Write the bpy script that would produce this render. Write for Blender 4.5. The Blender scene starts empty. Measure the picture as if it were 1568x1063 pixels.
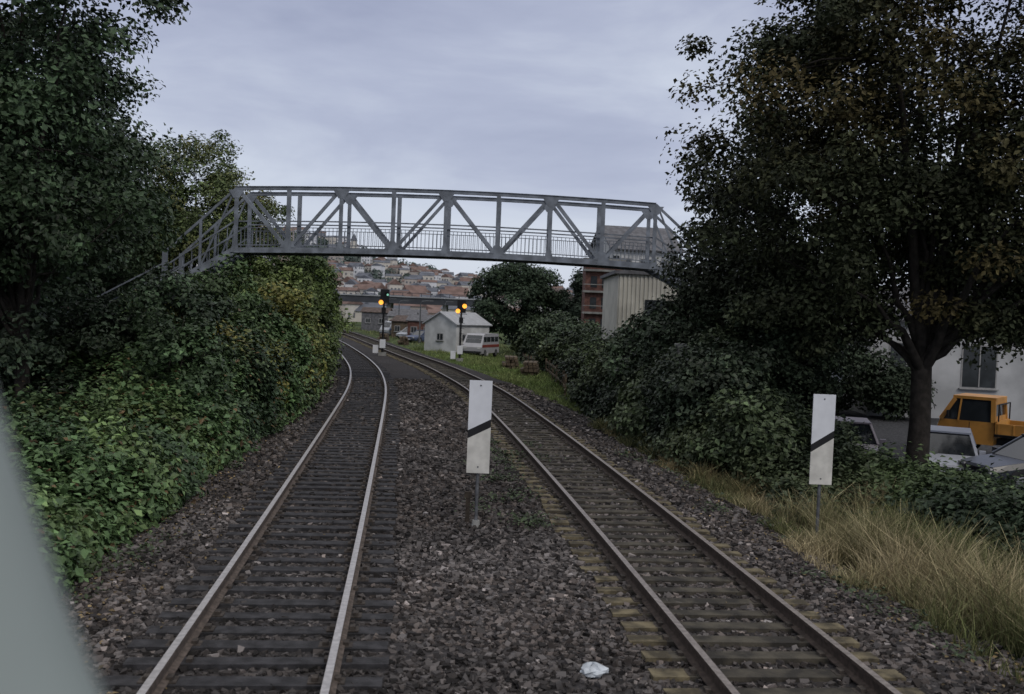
import bpy, math, random
import numpy as np
from mathutils import Matrix, Vector
random.seed(7); R=np.random.default_rng(7)
S=bpy.context.scene
S.view_settings.view_transform='Standard'; S.view_settings.look='None'; S.view_settings.exposure=0
COL=S.collection
# ---------------------------------------------------------------- helpers
def empty(name,loc=(0,0,0),rz=0):
    o=bpy.data.objects.new(name,None); o.location=loc; o.rotation_euler=(0,0,rz); COL.objects.link(o); return o
def nodes(m):
    m.use_nodes=True; return m.node_tree.nodes,m.node_tree.links
def mat(name,c,rough=.7,var=.25,scale=3.0,bump=0.0,metal=0.0,detail=6,spec=.3,c2=None,thr=(.4,.65)):
    m=bpy.data.materials.new(name); n,l=nodes(m); b=n['Principled BSDF']
    tc=n.new('ShaderNodeTexCoord'); no=n.new('ShaderNodeTexNoise'); no.inputs['Scale'].default_value=scale; no.inputs['Detail'].default_value=detail
    l.new(tc.outputs['Object'],no.inputs['Vector'])
    r=n.new('ShaderNodeValToRGB'); l.new(no.outputs['Fac'],r.inputs['Fac'])
    r.color_ramp.elements[0].position=thr[0]; r.color_ramp.elements[1].position=thr[1]
    a=[x*(1-var) for x in c]; d=c2 if c2 else [min(1,x*(1+var)) for x in c]
    r.color_ramp.elements[0].color=(*a,1); r.color_ramp.elements[1].color=(*d,1)
    l.new(r.outputs['Color'],b.inputs['Base Color'])
    b.inputs['Roughness'].default_value=rough; b.inputs['Metallic'].default_value=metal; b.inputs['Specular IOR Level'].default_value=spec
    if bump:
        bn=n.new('ShaderNodeBump'); bn.inputs['Strength'].default_value=bump; bn.inputs['Distance'].default_value=.02
        n2=n.new('ShaderNodeTexNoise'); n2.inputs['Scale'].default_value=scale*6; l.new(tc.outputs['Object'],n2.inputs['Vector'])
        l.new(n2.outputs['Fac'],bn.inputs['Height']); l.new(bn.outputs['Normal'],b.inputs['Normal'])
    return m
def attr_mat(name,rough=.6,spec=.25,nscale=0,trans=0):
    m=bpy.data.materials.new(name); n,l=nodes(m); b=n['Principled BSDF']
    a=n.new('ShaderNodeAttribute'); a.attribute_name='Col'
    src=a.outputs['Color']
    if nscale:
        tc=n.new('ShaderNodeTexCoord'); no=n.new('ShaderNodeTexNoise'); no.inputs['Scale'].default_value=nscale; no.inputs['Detail'].default_value=5
        l.new(tc.outputs['Object'],no.inputs['Vector'])
        mr=n.new('ShaderNodeMapRange'); mr.inputs[1].default_value=.3; mr.inputs[2].default_value=.7; mr.inputs[3].default_value=.55; mr.inputs[4].default_value=1.5
        l.new(no.outputs['Fac'],mr.inputs[0])
        vm=n.new('ShaderNodeVectorMath'); vm.operation='SCALE'; l.new(src,vm.inputs[0]); l.new(mr.outputs[0],vm.inputs['Scale']); src=vm.outputs[0]
    l.new(src,b.inputs['Base Color']); b.inputs['Roughness'].default_value=rough; b.inputs['Specular IOR Level'].default_value=spec
    if trans:
        t=n.new('ShaderNodeBsdfTranslucent'); l.new(src,t.inputs['Color']); mx=n.new('ShaderNodeMixShader'); mx.inputs[0].default_value=trans
        l.new(b.outputs[0],mx.inputs[1]); l.new(t.outputs[0],mx.inputs[2]); l.new(mx.outputs[0],n['Material Output'].inputs['Surface'])
    return m
def emis(name,c,s):
    m=bpy.data.materials.new(name); n,l=nodes(m); b=n['Principled BSDF']; b.inputs['Base Color'].default_value=(*c,1)
    b.inputs['Emission Color'].default_value=(*c,1); b.inputs['Emission Strength'].default_value=s; return m
def np_mesh(name,V,F,cols=None,m=None,parent=None,smooth=False):
    V=np.asarray(V,np.float32); F=np.asarray(F,np.int32); k=F.shape[1]
    me=bpy.data.meshes.new(name); me.vertices.add(len(V)); me.vertices.foreach_set('co',V.ravel())
    me.loops.add(F.size); me.loops.foreach_set('vertex_index',F.ravel())
    me.polygons.add(len(F)); me.polygons.foreach_set('loop_start',np.arange(0,F.size,k,dtype=np.int32))
    me.update(calc_edges=True); me.validate()
    if cols is not None:
        at=me.color_attributes.new('Col','FLOAT_COLOR','POINT')
        c=np.ones((len(V),4),np.float32); c[:,:3]=cols; at.data.foreach_set('color',c.ravel())
    me.polygons.foreach_set('use_smooth',np.full(len(me.polygons),smooth))
    if m: me.materials.append(m)
    o=bpy.data.objects.new(name,me); COL.objects.link(o)
    if parent: o.parent=parent
    return o
class MB:
    def __init__(s): s.v=[]; s.f=[]; s.m=[]; s.sm=[]
    def add(s,v,f,mi=0,sm=False):
        b=len(s.v); s.v+= [tuple(x) for x in v]; s.f+=[tuple(i+b for i in q) for q in f]; s.m+=[mi]*len(f); s.sm+=[sm]*len(f)
    def box(s,c,d,mi=0,rz=0,bev=0):
        x,y,z=[q/2 for q in d]; P=[]
        for sz in(-1,1):
            for sx,sy in((-1,-1),(1,-1),(1,1),(-1,1)): P.append((sx*x,sy*y,sz*z))
        cr,sr=math.cos(rz),math.sin(rz)
        P=[(c[0]+p[0]*cr-p[1]*sr,c[1]+p[0]*sr+p[1]*cr,c[2]+p[2]) for p in P]
        s.add(P,[(3,2,1,0),(4,5,6,7),(0,1,5,4),(1,2,6,5),(2,3,7,6),(3,0,4,7)],mi)
    def beam(s,a,b,w,h,mi=0,up=(0,0,1)):
        a=Vector(a); b=Vector(b); t=(b-a).normalized(); u=Vector(up)
        if abs(t.dot(u))>.98: u=Vector((0,1,0))
        sd=t.cross(u).normalized(); u=sd.cross(t).normalized(); P=[]
        for p in(a,b):
            for i,j in((-1,-1),(1,-1),(1,1),(-1,1)): P.append(p+sd*(i*w/2)+u*(j*h/2))
        s.add(P,[(3,2,1,0),(4,5,6,7),(0,1,5,4),(1,2,6,5),(2,3,7,6),(3,0,4,7)],mi)
    def tube(s,pts,rad,n=8,mi=0,cap=True):
        pts=[Vector(p) for p in pts]; V=[];F=[]
        for i,p in enumerate(pts):
            t=(pts[min(i+1,len(pts)-1)]-pts[max(i-1,0)]).normalized()
            u=Vector((1,0,0)) if abs(t.x)<.9 else Vector((0,1,0))
            a=t.cross(u).normalized(); b=t.cross(a)
            for k in range(n):
                an=2*math.pi*k/n; V.append(p+(a*math.cos(an)+b*math.sin(an))*rad[i])
        for i in range(len(pts)-1):
            for k in range(n): F.append((i*n+k,i*n+(k+1)%n,(i+1)*n+(k+1)%n,(i+1)*n+k))
        s.add(V,F,mi,True)
        if cap:
            s.add(V[:n],[tuple(range(n))],mi); s.add(V[-n:],[tuple(range(n))],mi)
    def loft(s,rings,mi=0,sm=False):
        n=len(rings[0]); V=[p for r in rings for p in r]; F=[]
        for i in range(len(rings)-1):
            for k in range(n): F.append((i*n+k,i*n+(k+1)%n,(i+1)*n+(k+1)%n,(i+1)*n+k))
        F.append(tuple(range(n))); F.append(tuple(range((len(rings)-1)*n,len(rings)*n)))
        s.add(V,F,mi,sm)
    def build(s,name,mats,parent=None,bevel=0):
        me=bpy.data.meshes.new(name); me.from_pydata(s.v,[],s.f)
        for m in mats: me.materials.append(m)
        me.polygons.foreach_set('material_index',s.m); me.polygons.foreach_set('use_smooth',s.sm); me.update()
        o=bpy.data.objects.new(name,me); COL.objects.link(o)
        if parent: o.parent=parent
        if bevel:
            b=o.modifiers.new('bev','BEVEL'); b.width=bevel; b.segments=2; b.limit_method='ANGLE'
        return o
def hsh(i,j,k):
    h=np.sin(i*127.1+j*311.7+k*74.7)*43758.5453; return h-np.floor(h)
def vn(P,s=1.0,off=0.0):
    P=np.asarray(P,float)*s+off; i=np.floor(P); f=P-i; f=f*f*(3-2*f); r=0
    for a in(0,1):
        for b in(0,1):
            for c in(0,1):
                w=(f[...,0] if a else 1-f[...,0])*(f[...,1] if b else 1-f[...,1])*(f[...,2] if c else 1-f[...,2])
                r=r+w*hsh(i[...,0]+a,i[...,1]+b,i[...,2]+c)
    return r*2-1
def nrm(a): return a/np.maximum(np.linalg.norm(a,axis=1,keepdims=True),1e-6)
def sstep(t): t=np.clip(t,0,1); return t*t*(3-2*t)
def leaves(name,C,N,size,cols,m,parent,asp=.62):
    n=len(C); N=nrm(N); t=nrm(np.cross(N,R.normal(size=(n,3)))); b=np.cross(N,t)
    L=(np.asarray(size)*R.uniform(.55,1.35,n))[:,None]; W=L*asp
    V=np.empty((n,4,3)); V[:,0]=C-t*L*.5; V[:,1]=C+b*W*.5+N*L*.1-t*L*.08; V[:,2]=C+t*L*.5-N*L*.08; V[:,3]=C-b*W*.5+N*L*.1-t*L*.08
    F=np.arange(n*4).reshape(n,4)
    return np_mesh(name,V.reshape(-1,3),F,np.repeat(cols,4,axis=0),m,parent)
# ---------------------------------------------------------------- track alignment
ys=np.arange(-12,260,.25)
def smooth_path(pts):
    p=np.array(pts); x=np.interp(ys,p[:,0],p[:,1]); k=np.ones(33)/33
    xp=np.concatenate([x[0]+(x[1]-x[0])*np.arange(-32,0),x,x[-1]+(x[-1]-x[-2])*np.arange(1,33)])
    for _ in range(2): xp=np.convolve(xp,k,'same')
    return xp[32:-32]
XLs=smooth_path([(-12,-.2),(8.3,-2.22),(12,-2.6),(18,-3.25),(32,-4.8),(41,-5.85),(52,-7.6),(64.5,-10.2),(82,-14.3),(100,-18.9),(123,-25),(160,-36),(260,-70)])
XRs=smooth_path([(-12,4.85),(8.86,2.85),(13.5,2.38),(20.2,1.65),(29.2,.6),(41.9,-1.05),(57,-4.1),(67,-6.7),(82,-10.5),(100,-15),(123,-21),(160,-32),(260,-66)])
XL=lambda y:np.interp(y,ys,XLs); XR=lambda y:np.interp(y,ys,XRs)
def gz(x,y):
    x=np.asarray(x,float); y=np.asarray(y,float); xl=XL(y); xr=XR(y)
    z=-.21-.3*sstep((x-(xr+1.9))/1.6)-.4*sstep((x-(xr+7))/3)-.3*sstep(((xl-2.0)-x)/1.4)
    hp=np.clip(42-(x+147)*.12,16,75); P=np.stack([x,y,np.zeros_like(x)],-1)
    z=z+(hp+vn(P,1/90.)*6+vn(P,1/30.)*2)*sstep((y-430)/520)
    z=z+14*sstep((-x-70)/160)*sstep((y-20)/100)
    return z
# ---------------------------------------------------------------- terrain
gx=np.unique(np.concatenate([np.linspace(-3000,-400,14),np.linspace(-400,-40,40),np.arange(-40,-16,1.),np.arange(-16,14,.25),np.arange(14,40,1.),np.linspace(40,400,30),np.linspace(400,3000,12)]))
gy=np.unique(np.concatenate([np.linspace(-300,-10,8),np.arange(-10,60,.4),np.arange(60,130,1.5),np.linspace(130,420,40),np.linspace(420,1200,60),np.linspace(1200,4000,12)]))
X,Y=np.meshgrid(gx,gy); Z=gz(X,Y); P=np.stack([X,Y,Z],-1)
Z=Z+np.where(np.abs(X)<40,vn(P,1.3)*.02,0)
nx,ny=len(gx),len(gy); idx=np.arange(nx*ny).reshape(ny,nx)
F=np.stack([idx[:-1,:-1],idx[:-1,1:],idx[1:,1:],idx[1:,:-1]],-1).reshape(-1,4)
V=np.stack([X,Y,Z],-1).reshape(-1,3)
xf,yf=V[:,0],V[:,1]; n1=vn(V,.5); n2=vn(V,1.7,5.)
grav=np.array([.046,.043,.044]); soil=np.array([.042,.035,.025]); grass=np.array([.05,.068,.028]); asph=np.array([.055,.056,.06])
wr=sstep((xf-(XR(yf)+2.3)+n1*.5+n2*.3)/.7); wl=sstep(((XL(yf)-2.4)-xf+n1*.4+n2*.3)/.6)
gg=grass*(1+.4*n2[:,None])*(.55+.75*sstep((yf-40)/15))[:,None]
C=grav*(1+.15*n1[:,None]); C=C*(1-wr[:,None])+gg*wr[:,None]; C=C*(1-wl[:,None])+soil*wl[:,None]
pk=(sstep((xf-8.5)/1.0)*sstep((yf-22)/1)*sstep((60-yf)/3))[:,None]; C=C*(1-pk)+asph*pk
far=sstep((yf-300)/100)[:,None]; C=C*(1-far)+np.array([.075,.09,.08])*far  # distance haze painted into the ground colour as a paler, bluer tint
gm=attr_mat('ground_mat',.95,.1,9)
nt=gm.node_tree; n,l=nt.nodes,nt.links; vo=n.new('ShaderNodeTexVoronoi'); vo.inputs['Scale'].default_value=16; tc=n.new('ShaderNodeTexCoord'); l.new(tc.outputs['Object'],vo.inputs['Vector'])
bn=n.new('ShaderNodeBump'); bn.inputs['Strength'].default_value=.8; bn.inputs['Distance'].default_value=.04; l.new(vo.outputs['Distance'],bn.inputs['Height']); bn.invert=True; l.new(bn.outputs['Normal'],n['Principled BSDF'].inputs['Normal'])
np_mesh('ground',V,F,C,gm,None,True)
# ---------------------------------------------------------------- tracks
m_rt=mat('rail_top',(.46,.44,.43),.42,.15,14,metal=.35); m_rtd=mat('rail_top_dull',(.28,.25,.235),.5,.2,14,metal=.35); m_rs=mat('rail_side_rust',(.115,.092,.078),.8,.3,15); m_rsd=mat('rail_side_dark_rust',(.06,.045,.037),.85,.3,15)
m_slL=mat('sleeper_dark',(.038,.037,.040),.8,.4,6,.4); m_slR=mat('sleeper_oily',(.055,.050,.043),.9,.4,4,.5,c2=(.09,.08,.062)); m_end=mat('sleeper_weathered_end',(.10,.085,.058),.9,.4,5,.5,c2=(.19,.16,.10))
m_fx=mat('fastener_rust',(.06,.05,.043),.8,.3,20)
SP_=.49
def track(Xf,msl,mend,mt,ms,phase):
    root=empty('railway_track')
    yy=ys[(ys>-6)&(ys<240)]; xx=Xf(yy); tx=np.gradient(xx,yy); L=np.sqrt(1+tx*tx); T=np.stack([tx/L,1/L],1); Nn=np.stack([T[:,1],-T[:,0]],1)
    prof=[(-.036,0),(.036,0),(.036,-.036),(.011,-.05),(.011,-.135),(.07,-.155),(.07,-.168),(-.07,-.168),(-.07,-.155),(-.011,-.135),(-.011,-.05),(-.036,-.036)]
    for sd,nm in((-1,'rail_left'),(1,'rail_right')):
        mb=MB(); k=len(prof); VV=[]
        for i in range(len(yy)):
            for (a,z) in prof:
                o=sd*.752+a; VV.append((xx[i]+Nn[i,0]*o,yy[i]+Nn[i,1]*o,z))
        Ft=[];Fs=[]
        for i in range(len(yy)-1):
            for q in range(k):
                f=(i*k+q,i*k+(q+1)%k,(i+1)*k+(q+1)%k,(i+1)*k+q); (Ft if q==0 else Fs).append(f)
        mb.add(VV,Ft,0); mb.f+=Fs; mb.m+=[1]*len(Fs); mb.sm+=[False]*len(Fs)
        mb.build(nm,[mt,ms],root)
    s=np.concatenate([[0],np.cumsum(np.hypot(np.diff(xx),np.diff(yy)))])
    mb=MB(); fx=MB()
    for q in np.arange(phase,s[-1],SP_):
        if np.interp(q,s,yy)>150: break
        x=np.interp(q,s,xx)+random.uniform(-.04,.04); y=np.interp(q,s,yy); t=np.interp(q,s,tx); a=-math.atan(t)+random.uniform(-.015,.015)
        dz=random.uniform(-.015,.008); ln=2.5+random.uniform(-.07,.07); w=.215+random.uniform(-.025,.02); c,sn=math.cos(a),math.sin(a)
        hc=.93+random.uniform(-.08,.06)
        mb.box((x,y,-.235+dz),(2*hc,w,.14),0,a)
        for sd in(-1,1):
            cc=sd*(hc+ln/2)/2; mb.box((x+cc*c,y+cc*sn,-.235+dz),(ln/2-hc,w,.14),1,a)
        if y<45:
            for sd in(-.752,.752):
                for e in(-.105,.105):
                    fx.box((x+(sd+e)*c,y+(sd+e)*sn,-.15),(.055,.10,.05),0,a)
                fx.box((x+sd*c,y+sd*sn,-.1665),(.34,.16,.012),0,a)
    mb.build('sleepers',[msl,mend],root); fx.build('rail_fasteners',[m_fx],root)
    return s,yy
sL,yL=track(XL,m_slL,m_slL,m_rt,m_rs,.1); sR,yR=track(XR,m_slR,m_end,m_rtd,m_rsd,.35)
# ---------------------------------------------------------------- ballast stones
def stones():
    bx=[];sz=[]
    for y0,y1,den,a in((5,12,420,.052),(12,18,330,.055),(18,28,170,.065),(28,48,60,.085)):
        nn=int(den*(y1-y0)*12.2); y=R.uniform(y0,y1,nn); c=(XL(y)+XR(y))/2; x=c+R.uniform(-6.1,6.1,nn)
        bx.append(np.stack([x,y],1)); sz.append(R.uniform(.6,1.3,nn)**1.4*a)
    p=np.concatenate(bx); sz=np.concatenate(sz); x,y=p[:,0],p[:,1]; keep=np.ones(len(x),bool)
    low=np.zeros(len(x))
    for Xf,s,yy,ph in((XL,sL,yL,.1),(XR,sR,yR,.35)):
        lat=x-Xf(y); t=(Xf(y+.5)-Xf(y-.5)); sq=np.interp(y,yy,s)+lat*t; r=((sq-ph)/SP_); fr=np.abs(r-np.round(r))*SP_
        on=(np.abs(lat)<1.25)&(fr<.11); keep&=~(on&(R.random(len(x))>.12)); keep&=~(np.abs(np.abs(lat)-.752)<.085)
        low=np.where(np.abs(lat)<1.3,.012,low)
    edge=np.minimum(XR(y)+2.9+vn(np.stack([x,y,y*0],1),.6)*.7-x, x-(XL(y)-3.0)); keep&=(edge>R.uniform(-.6,.4,len(x)))
    x,y,sz,low=x[keep],y[keep],sz[keep],low[keep]; n=len(x); z=gz(x,y)+sz*.12-low+R.uniform(-.01,.012,n)
    cube=np.array([(-1,-1,-1),(1,-1,-1),(1,1,-1),(-1,1,-1),(-1,-1,1),(1,-1,1),(1,1,1),(-1,1,1)],float)*.5
    V=cube[None]*R.uniform(.55,1.25,(n,8,1))+R.normal(0,.09,(n,8,3)); V=V*(sz[:,None]*R.uniform([.75,.7,.5],[1.25,1.2,.9],(n,3)))[:,None,:]
    A=R.uniform(0,6.28,(n,)); B=R.normal(0,.5,(n,)); ca,sa,cb,sb=np.cos(A),np.sin(A),np.cos(B),np.sin(B)
    vy=V[:,:,1]*cb[:,None]-V[:,:,2]*sb[:,None]; vz=V[:,:,1]*sb[:,None]+V[:,:,2]*cb[:,None]; vx=V[:,:,0]
    W=np.stack([vx*ca[:,None]-vy*sa[:,None]+x[:,None],vx*sa[:,None]+vy*ca[:,None]+y[:,None],vz+z[:,None]],-1)
    f=np.array([(3,2,1,0),(4,5,6,7),(0,1,5,4),(1,2,6,5),(2,3,7,6),(3,0,4,7)]); F=(f[None]+np.arange(n)[:,None,None]*8).reshape(-1,4)
    b=R.uniform(.35,1.5,n)**1.6; b=np.where(R.random(n)<.035,b*2.4+.3,b)
    inL=np.abs(x-XL(y))<1.3; zone=1+.3*vn(np.stack([x,y,y*0],1),.45); b=b*zone*np.where(inL,.72,1)
    base=np.array([.084,.078,.077])*b[:,None]; br=(R.random(n)*(.5+.5*(vn(np.stack([x,y,y*0],1),.35,8.)>0)))[:,None]; base=base*(1-br*.45)+base*np.array([1.15,.92,.74])*br*.45
    np_mesh('ballast_gravel',W.reshape(-1,3),F,np.repeat(np.clip(base,0,.5),8,axis=0),attr_mat('ballast_mat',.9,.2),None)
stones()
# ---------------------------------------------------------------- foliage
m_leaf=attr_mat('leaf_mat',.5,.28); m_leafd=attr_mat('leaf_dark_mat',.6,.15)
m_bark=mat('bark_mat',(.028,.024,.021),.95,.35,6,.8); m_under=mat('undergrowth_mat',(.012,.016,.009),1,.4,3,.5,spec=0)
m_grass=attr_mat('grass_mat',.8,.15,0,.15)
def tree(name,base,tr,fork,ells,lp,lsize,rc,col,colvar=.3,ymix=None,m=m_leaf,limbs=12,asp=.65,lean=(0,0),twigs=9):
    root=empty(name,base); base=np.array(base,float); cl=[]
    for (c,r,nc) in ells:
        d=nrm(R.normal(size=(nc,3))); rr=R.uniform(.2,1,nc)**.45
        lump=1+.18*vn(d,2.2,c[0])+.14*vn(d,5,c[1]); cl.append(np.array(c)-base+d*np.array(r)*(rr*lump)[:,None])
    cl=np.concatenate(cl); cl=cl[cl[:,2]>fork*.75]; k=len(cl); ctr=cl.mean(0)
    mb=MB(); fp=np.array([lean[0],lean[1],fork]); top=np.array([ctr[0]*.8,ctr[1]*.8,ctr[2]*1.25])
    path=[(0,0,-.4),(.0,0,.15),tuple(fp*.5+[.04,0,0]),tuple(fp)]; mb.tube(path,[tr*1.5,tr*1.12,tr*.95,tr*.9],12)
    skel=[]
    ids=R.choice(k,min(limbs,k),replace=False); targets=[top]+[cl[i]*.82+fp*.18 for i in ids]
    for q,tg in enumerate(targets):
        s0=fp*(.85+.15*R.random()) ; mid=s0+(tg-s0)*.45+np.array([0,0,.12*np.linalg.norm(tg-s0)])*(0 if q==0 else 1)+R.normal(0,.15,3)
        r0=tr*(.72 if q==0 else R.uniform(.3,.55)); pts=[]
        for t in np.linspace(0,1,8):
            p=(1-t)**2*s0+2*t*(1-t)*mid+t*t*tg+R.normal(0,.05,3)*(t>0); pts.append(p); skel.append((p,r0*(1-t*.85)))
        mb.tube(pts,[r0*(1-t*.85) for t in np.linspace(0,1,8)],7)
    SP=np.array([a for a,_ in skel]); SR=np.array([b for _,b in skel])
    for i in R.choice(k,min(k,int(limbs*twigs)),replace=False):
        dd=np.linalg.norm(SP-cl[i],axis=1); j=int(np.argmin(dd)); a=SP[j]; mid=(a+cl[i])/2+R.normal(0,.15,3)
        mb.tube([a,mid,cl[i]],[SR[j]*.5,SR[j]*.3+.008,.008],5)
    mb.build('trunk_and_limbs',[m_bark],root)
    n=k*lp; ci=np.repeat(np.arange(k),lp); crc=rc*R.uniform(.6,1.35,k)
    d=nrm(R.normal(size=(n,3))); rr=R.random(n)**.4; off=d*rr[:,None]*crc[ci][:,None]*np.array([1.15,1.15,.75]); C=cl[ci]+off
    N=d*.6+np.array([0,0,.75])+R.normal(0,.55,(n,3))+nrm(cl[ci]-ctr)*.35
    bc=np.array(col)[None]*np.exp(R.normal(0,colvar,k))[:,None]
    if ymix is not None:
        w=(sstep((vn(cl,.45,3)+.1)/.6)*R.random(k))[:,None]; bc=bc*(1-w)+np.array(ymix)*w
    cc=bc[ci]*np.exp(R.normal(0,.25,n))[:,None]
    leaves('foliage',C,N,np.full(n,lsize),cc,m,root,asp); return root
def mound(name,y0,y1,foot,hmax,W,plat,sign,nl,lsz,colf,cut=.28,mm=m_leaf,seed=0.,lump=.45):
    root=empty(name)
    def surf(y,t):
        w=W(y); q=np.clip(t,0,1)*math.pi/2; a=w*(1-np.cos(q)); z=hmax(y)*np.sin(q)
        ex=np.clip(t-1,0,None); a=a+ex*plat; z=z*(1-ex**3*.9)
        x=foot(y)+sign*a; P=np.stack([x,y,z],-1)
        g=gz(x,y); nx_=np.where(t<1,np.cos(q)*hmax(y),0); nz_=np.where(t<1,np.sin(q)*w,1); ln=np.sqrt(nx_**2+nz_**2)+1e-6; N=np.stack([-sign*nx_/ln,y*0,nz_/ln],-1)
        lf=np.clip(hmax(y)/1.5,.15,1)
        dn=(vn(P,.42,seed)*lump+vn(P,1.1,seed+4)*lump*.6+vn(P,2.8,seed+2)*lump*.3)*np.clip(t*5+.15,0,1)*lf
        return np.stack([x,y,g+z],-1)+N*dn[...,None],N
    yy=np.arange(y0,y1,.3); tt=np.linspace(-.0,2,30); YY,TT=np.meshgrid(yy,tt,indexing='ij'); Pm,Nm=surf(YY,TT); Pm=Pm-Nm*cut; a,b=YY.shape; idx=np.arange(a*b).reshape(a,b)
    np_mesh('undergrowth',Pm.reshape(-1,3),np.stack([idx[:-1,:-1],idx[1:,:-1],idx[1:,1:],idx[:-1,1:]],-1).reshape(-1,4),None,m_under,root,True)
    y=y0+(y1-y0)*R.random(nl); t=np.where(R.random(nl)<.68,R.random(nl),1+R.random(nl)); Pq,Nq=surf(y,t)
    ss=(vn(Pq,2.2,seed+7)*.2)
    dep=R.uniform(-.24,.10,nl)+ss+np.where(R.random(nl)<.06,R.uniform(.05,.45,nl),0); Pq=Pq+Nq*dep[:,None]+R.normal(0,.04,(nl,3))
    N=Nq*.7+np.array([0,0,.5])+R.normal(0,.45,(nl,3)); cc=colf(Pq,dep)*np.exp(R.normal(0,.3,nl))[:,None]
    leaves('leaves',Pq,N,lsz(y),cc,mm,root,.7); return root
ip=lambda xs,vs:(lambda y:np.interp(y,xs,vs))
def colL(P,dep):
    g=np.array([.085,.145,.058]); d=np.array([.032,.056,.028]); yel=np.array([.25,.23,.06]); n=len(P)
    w=sstep((vn(P,.5,9)+.45)/.8)[:,None]; c=d*(1-w)+g*w
    w2=sstep((vn(P,1.3,4)-.1)/.5)[:,None]*.5; c=c*(1-w2)+np.array([.12,.165,.06])*w2
    wy=(sstep((vn(P,.33,1.5)-.15)/.35)*sstep((P[:,1]-19)/5)*sstep((46-P[:,1])/6)*(R.random(n)<.55))[:,None]; c=c*(1-wy)+yel*wy
    br=(R.random(n)<.04)[:,None]; c=np.where(br,np.array([.12,.08,.04]),c)
    wl=(sstep((P[:,1]-28)/12)*.5)[:,None]; c=c*(1-wl)+np.array([.125,.165,.05])*wl
    return c
footL=ip([6,13,19.4,27.8,36,44,50,60,70,90],[-5.2,-5.6,-5.95,-6.35,-7.1,-8.2,-9.2,-11.2,-13.2,-19])
mound('bramble_hedge',6,31,footL,ip([6,13,17,20,24,28,31],[.9,1.15,1.3,1.6,2.2,2.8,3.3]),ip([6,20,31],[3.0,2.8,2.6]),6,-1,160000,ip([6,18,31],[.12,.13,.15]),colL,lump=.68)
mound('overgrown_hedge',30,88,footL,ip([30,38,50,70,88],[3.2,4.0,4.6,4.8,4]),ip([30,50,80],[2.6,1.9,1.6]),6,-1,150000,ip([30,80],[.17,.26]),colL,seed=3.,lump=.8)
def colR(P,dep):
    w=sstep((vn(P,.6,2)+.3)/.7)[:,None]; return np.array([.026,.038,.022])*(1-w)+np.array([.072,.092,.046])*w
footR=ip([19,20.8,24,28.5,35,43,50,62,75,95],[5.6,5.1,4.2,3.3,3.0,3.0,3.1,2.6,1.6,.5])
mound('shrub_hedge',18.6,90,footR,ip([18.6,20,21.5,24,30,36,45,60,90],[.05,.6,1.2,2.0,2.8,2.1,1.7,1.8,2.4]),ip([18.6,21,30,80],[.6,1.5,1.8,2.]),2.4,1,150000,ip([19,40,90],[.115,.17,.30]),colR,seed=8.,lump=.9)
def colB(P,dep):
    w=sstep((vn(P,.9,2)+.2)/.6)[:,None]; return np.array([.033,.05,.028])*(1-w)+np.array([.085,.12,.052])*w
mound('bramble_bush',14.,23.8,ip([14,18,25],[8.3,7.2,7.6]),ip([14,15.5,18,22.5,23.8],[.05,.75,.8,.65,.05]),ip([14,16,24,26],[.5,1.2,1.2,.6]),6,1,50000,ip([14,25],[.12,.13]),colB,cut=.15,seed=12.,lump=.4)
def shrub(x,y,zc,rx,rz_,n,col,ym=None,ls=.13,m=m_leaf,lp=150,rc=.42,nm='shrub'):
    g=float(gz(x,y)); tree(nm,(x,y,g),.05,.5,[((x,y,g+zc),(rx,rx*.9,rz_),n)],lp,ls,rc,col,.3,ym,m,limbs=5,twigs=6)
for (dx,y,zc,rx,rz_,n,col,ym) in((1.6,22.5,2.3,1.2,1.1,32,(.045,.075,.034),None),(2.6,25,3.1,1.6,1.3,50,(.035,.058,.03),None),(1.0,27.5,1.8,1.0,1.0,34,(.13,.15,.045),(.22,.20,.05)),
    (2.2,29.5,3.4,1.5,1.5,55,(.055,.09,.036),None),(.9,33,2.7,1.2,1.5,50,(.12,.16,.05),(.19,.18,.05)),(1.7,38,4.1,1.5,1.2,50,(.115,.155,.05),None),(.7,42,3.3,1.2,1.8,55,(.10,.145,.048),None),
    (1.3,47,4.9,1.4,1.3,50,(.075,.115,.04),None),(.8,53,4.0,1.3,2.2,60,(.115,.15,.05),None),(1.1,60,5.0,1.4,1.5,50,(.07,.105,.04),None),(4,24,2.6,1.5,1.3,40,(.03,.046,.026),None),(5.2,22,2.5,1.5,1.2,40,(.028,.042,.025),None),
    (.9,16.5,.9,.8,.6,24,(.10,.15,.055),None),(.7,12.5,.7,.7,.5,20,(.085,.13,.05),None)):
    shrub(float(footL(y))-dx,y,zc,rx,rz_,n,col,ym,ls=.12+y*.001)
for (dx,y,zc,rx,rz_,n,col) in((.9,22.5,1.2,1.0,.95,32,(.065,.09,.043)),(1.4,25.2,1.9,1.2,1.3,48,(.038,.053,.032)),(.8,28,1.2,.9,1.0,32,(.075,.10,.048)),(1.6,30.5,2.9,1.3,1.3,50,(.042,.06,.034)),(1.4,34,2.1,1.1,1.1,36,(.055,.08,.042)),
    (2.0,38,2.2,1.2,1.0,34,(.047,.068,.038)),(1.3,43,1.5,1.1,1.0,32,(.075,.105,.048)),(2.2,49,2.0,1.4,1.0,36,(.047,.07,.038)),(1.7,57,1.9,1.6,1.2,36,(.07,.095,.047)),(2.2,66,2.4,1.9,1.5,40,(.047,.07,.038)),(1.6,77,2.7,2.0,1.6,44,(.06,.085,.043))):
    shrub(float(footR(y))+dx,y,zc,rx,rz_,n,col,None,ls=.12+y*.0015,rc=.45+y*.003)
for (x,y,zc,rx) in((15.2,46,2.0,2.0),(17.6,45,1.2,1.2),(12.2,43,1.8,1.8)): shrub(x,y,zc,rx,rx*.9,60,(.03,.042,.026),None,ls=.2,rc=.6,m=m_leafd)
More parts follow.
